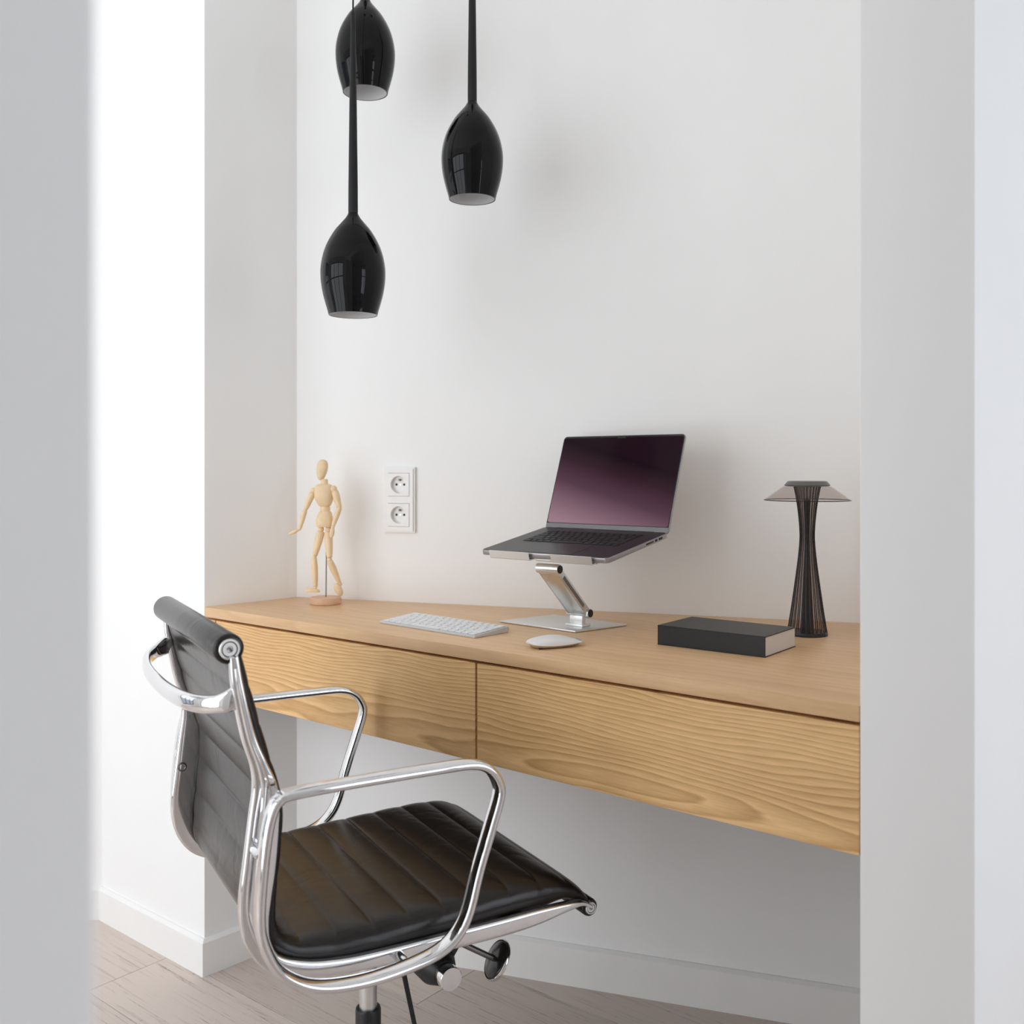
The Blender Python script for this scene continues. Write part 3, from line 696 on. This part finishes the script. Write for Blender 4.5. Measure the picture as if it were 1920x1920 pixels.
rb_.build('flutes', 'rib', col_, smooth=60)
MB().lathe([(a * 0.36, b + 0.002) for a, b in cc[:-6]], 28).build('core', 'core', tl, smooth=60)
MB().lathe([(0.0362, 0.0), (0.0362, 0.004), (0.0350, 0.0065)], 48).build('base_disc', 'core', tl)
shp = [(0.0395, 0.2712), (0.0750, 0.2452), (0.0762, 0.2440), (0.0752, 0.2434), (0.0385, 0.2698)]
MB().lathe(shp, 64, close=True).build('shade', 'shade', tl, smooth=30)
MB().lathe([(0.0764, 0.2432), (0.0768, 0.2440), (0.0760, 0.2448), (0.0754, 0.2440)], 64, close=True).build('shade_rim', 'core', tl, smooth=50)
MB().lathe([(0.036, 0.2690), (0.0398, 0.2702), (0.0402, 0.2715), (0.0345, 0.2780), (0.0325, 0.2786)], 48).build('top_cap', 'cap', tl, smooth=30)

# ------------------------------------------------------------------ artist's mannequin
mn = thing('artist_mannequin', 'pale wooden jointed artist mannequin striding on a round base', 'mannequin', (0.1651, 0.2003, DT), math.radians(39.11))
SC = 0.000198
def Q(cx_, cy_, y=0.0): return Vector(((cx_ - 547) * SC, y, (1778 - cy_) * SC))
MB().lathe([(0.0325, 0), (0.0342, 0.0015), (0.0342, 0.0125), (0.0330, 0.0150), (0.031, 0.0156)], 48).build('base', 'beech_dark', mn)
MB().tube(Q(547, 1712), Q(552, 900, 0.004), 0.0014, seg=10).build('support_rod', 'steel', mn)
def rt(deg): return Matrix.Rotation(math.radians(deg), 3, 'Y')
# head: egg, flattened face, narrower at the chin
v_ = []; f_ = []
nu, nv = 28, 18
for i in range(nv + 1):
    p = PI * i / nv; t = -math.cos(p)                                    # -1 chin .. 1 crown
    wdt = math.sin(p) ** 0.75 * (0.0122 + 0.0026 * t)
    for k in range(nu):
        a = 2 * PI * k / nu
        yy = wdt * 1.12 * math.sin(a)
        if yy < -0.0095: yy = -0.0095 - (-0.0095 - yy) * 0.3
        v_.append(rt(9) @ Vector((wdt * math.cos(a) , yy, 0.0235 * t)) + Q(503, 274))
for i in range(nv):
    for k in range(nu): f_.append((i * nu + k, i * nu + (k + 1) % nu, (i + 1) * nu + (k + 1) % nu, (i + 1) * nu + k))
MB().add(v_, f_).build('head', 'beech', mn, smooth=60)
MB().lathe([(0.0075, -0.006), (0.0080, -0.002), (0.0078, 0.004), (0.007, 0.007)], 20, (Q(531, 412), (-0.03, 0, 1))).build('neck', 'beech', mn)
def loft(name, rows, mat_='beech', pw=2.6):
    """rows: (cx, cy, half width px, half depth px)"""
    v = []; f = []; n = 32
    for cx_, cy_, hw, hd in rows:
        c = Q(cx_, cy_)
        for k in range(n):
            a = 2 * PI * k / n; cs, sn = math.cos(a), math.sin(a)
            v.append(c + Vector((hw * SC * math.copysign(abs(cs) ** (2 / pw), cs), hd * SC * math.copysign(abs(sn) ** (2 / pw), sn), 0)))
    for i in range(len(rows) - 1):
        for k in range(n): f.append((i * n + k, i * n + (k + 1) % n, (i + 1) * n + (k + 1) % n, (i + 1) * n + k))
    f.append(tuple(range(n))); f.append(tuple((len(rows) - 1) * n + k for k in range(n)))
    return MB().add(v, f).build(name, mat_, mn, smooth=50)
loft('chest', [(530, 432, 60, 40), (526, 440, 84, 56), (524, 470, 98, 70), (523, 520, 106, 82), (525, 570, 106, 82), (528, 615, 97, 74), (532, 650, 82, 64), (535, 675, 66, 54), (536, 682, 54, 46)])
loft('waist', [(537, 682, 52, 46), (538, 695, 58, 50), (539, 720, 58, 50), (540, 737, 52, 46)], pw=2.0)
loft('pelvis', [(540, 735, 56, 48), (538, 748, 70, 58), (535, 785, 84, 68), (533, 830, 94, 74), (534, 880, 98, 74), (535, 905, 96, 70), (535, 914, 90, 64)])
LIMB = lambda r0, rm, r1: [(0, r0 * 0.7), (0.03, r0 * 0.93), (0.10, r0), (0.35, rm), (0.7, (rm + r1) / 2), (0.93, r1), (0.985, r1 * 0.92), (1.0, r1 * 0.7)]
def limb(name, a, b, r0, rm, r1):
    return MB().limb(a, b, LIMB(r0 * SC, rm * SC, r1 * SC), 20).build(name, 'beech', mn, smooth=60)
def ball(name, c, r): return MB().ell(c, (r * SC, r * SC, r * SC), nu=18, nv=10).build(name, 'beech', mn, smooth=60)
ball('shoulder_joint', Q(408, 506, 0.0), 36); ball('shoulder_joint', Q(636, 489, -0.004), 42)
limb('upper_arm', Q(397, 532, 0.0), Q(320, 716, -0.003), 37, 37, 27); limb('upper_arm', Q(652, 508, -0.006), Q(707, 690, -0.010), 41, 42, 31)
ball('elbow_joint', Q(318, 720, -0.003), 24); ball('elbow_joint', Q(707, 694, -0.010), 28)
limb('forearm', Q(316, 722, -0.003), Q(262, 930, -0.008), 29, 29, 21); limb('forearm', Q(707, 697, -0.010), Q(642, 900, -0.016), 33, 32, 22)
ball('wrist_joint', Q(258, 938, -0.008), 19); ball('wrist_joint', Q(641, 908, -0.016), 21)
def hand(c, ang, ln, wd_, tk): 
    return MB().ell(c, (ln * SC, tk * SC, wd_ * SC), rt(ang), 20, 12).build('hand', 'beech', mn, smooth=60)
hand(Q(198, 968, -0.010), -25, 64, 20, 26); hand(Q(632, 970, -0.017), 98 - 180, 68, 27, 20)
ball('hip_joint', Q(492, 940), 34); ball('hip_joint', Q(578, 944, -0.002), 36)
limb('thigh', Q(492, 962, 0.0), Q(426, 1238, -0.004), 44, 45, 30); limb('thigh', Q(574, 968, -0.002), Q(596, 1256, -0.008), 47, 47, 33)
ball('knee_joint', Q(420, 1256, -0.004), 27); ball('knee_joint', Q(594, 1280, -0.008), 30)
limb('shin', Q(418, 1258, -0.004), Q(432, 1582, -0.002), 33, 38, 27); limb('shin', Q(596, 1290, -0.008), Q(700, 1556, 0.006), 36, 40, 22)
ball('ankle_joint', Q(432, 1592, -0.002), 18); ball('ankle_joint', Q(706, 1560, 0.006), 20)
v_ = []; f_ = []
def foot(c, ang, ln, wd_, tk, depth_first=False):
    m = MB().ell((0, 0, 0), (ln * SC, wd_ * SC, tk * SC), None, 22, 12)
    m.map(lambda v: Vector((v.x, v.y, max(v.z, -0.30 * tk * SC))))
    return m.map(lambda v: rt(ang) @ v + c).build('foot', 'beech', mn, smooth=60)
foot(Q(398, 1634, -0.004), 2, 86, 36, 34); 
MB().ell(Q(684, 1620, 0.004), (80 * SC, 30 * SC, 44 * SC), rt(64 - 180), 22, 12).build('foot', 'beech', mn, smooth=60)

# ------------------------------------------------------------------ double socket on the back wall
ox = 0.2690
so = thing('power_outlet', 'white double power outlet on the niche back wall', 'power outlet', (ox, BW(ox) - 0.0004, 0.955), BWA)
FW, FH = 0.0760, 0.1475                                     # local x along the wall, -y into the room
def frame_ring(w0, h0, w1, h1, y0, y1, cz):
    return [(x, y, cz + z) for (w_, h_, y) in ((w0, h0, y0), (w1, h1, y1)) for x, z in ((-w_ / 2, -h_ / 2), (w_ / 2, -h_ / 2), (w_ / 2, h_ / 2), (-w_ / 2, h_ / 2))]
IN = 0.0525
zc = (FH * 0.7335, FH * 0.2705)
m = MB()
def slab(x0, x1, z0, z1): m.box(((x0 + x1) / 2, -0.0048, (z0 + z1) / 2), (x1 - x0, 0.0096, z1 - z0))
hw = FW / 2 - 0.0035
slab(-hw, -IN / 2, 0.0035, FH - 0.0035); slab(IN / 2, hw, 0.0035, FH - 0.0035)
zz = [0.0035, zc[1] - IN / 2, zc[1] + IN / 2, zc[0] - IN / 2, zc[0] + IN / 2, FH - 0.0035]
for a in (0, 2, 4): slab(-IN / 2, IN / 2, zz[a], zz[a + 1])
for xa_, xb_, za_, zb_ in ((-FW / 2, -hw, 0, FH), (hw, FW / 2, 0, FH), (-hw, hw, 0, 0.0035), (-hw, hw, FH - 0.0035, FH)):
    m.box(((xa_ + xb_) / 2, -0.0033, (za_ + zb_) / 2), (xb_ - xa_, 0.0066, zb_ - za_))
m.build('frame', 'plastic', so, smooth=30)
for c in zc:
    v_ = []; f_ = []; n = 48; R = 0.0195
    for k in range(n):                                       # square face with a round opening
        a = 2 * PI * k / n; cs, sn = math.cos(a), math.sin(a); q = (IN / 2 - 0.0006) / max(abs(cs), abs(sn))
        v_ += [(cs * q, -0.0062, c + sn * q), (cs * q, -0.0108, c + sn * q), (cs * R, -0.0108, c + sn * R), (cs * R * 0.97, -0.0006, c + sn * R * 0.97)]
    for k in range(n):
        l = (k + 1) % n
        for q in range(3): f_.append((k * 4 + q, l * 4 + q, l * 4 + q + 1, k * 4 + q + 1))
    f_.append(tuple(k * 4 + 3 for k in range(n)))
    sk = MB().add(v_, f_).build('socket', 'plastic', so, smooth=30)
    for x in (-0.0095, 0.0095): MB().lathe([(0.0027, 0.0), (0.0027, -0.0012)], 16, ((x, 0, c), (0, 1, 0))).build('pin_hole', 'hole', sk)
    MB().lathe([(0.0024, 0.0), (0.0024, -0.0075), (0.0014, -0.009)], 14, ((0, 0, c + 0.0105), (0, 1, 0))).build('earth_pin', 'pin', sk)
    MB().lathe([(0.0019, 0.0), (0.0019, -0.0014)], 12, ((0, 0, c), (0, 1, 0))).build('centre_screw', 'alu', sk)
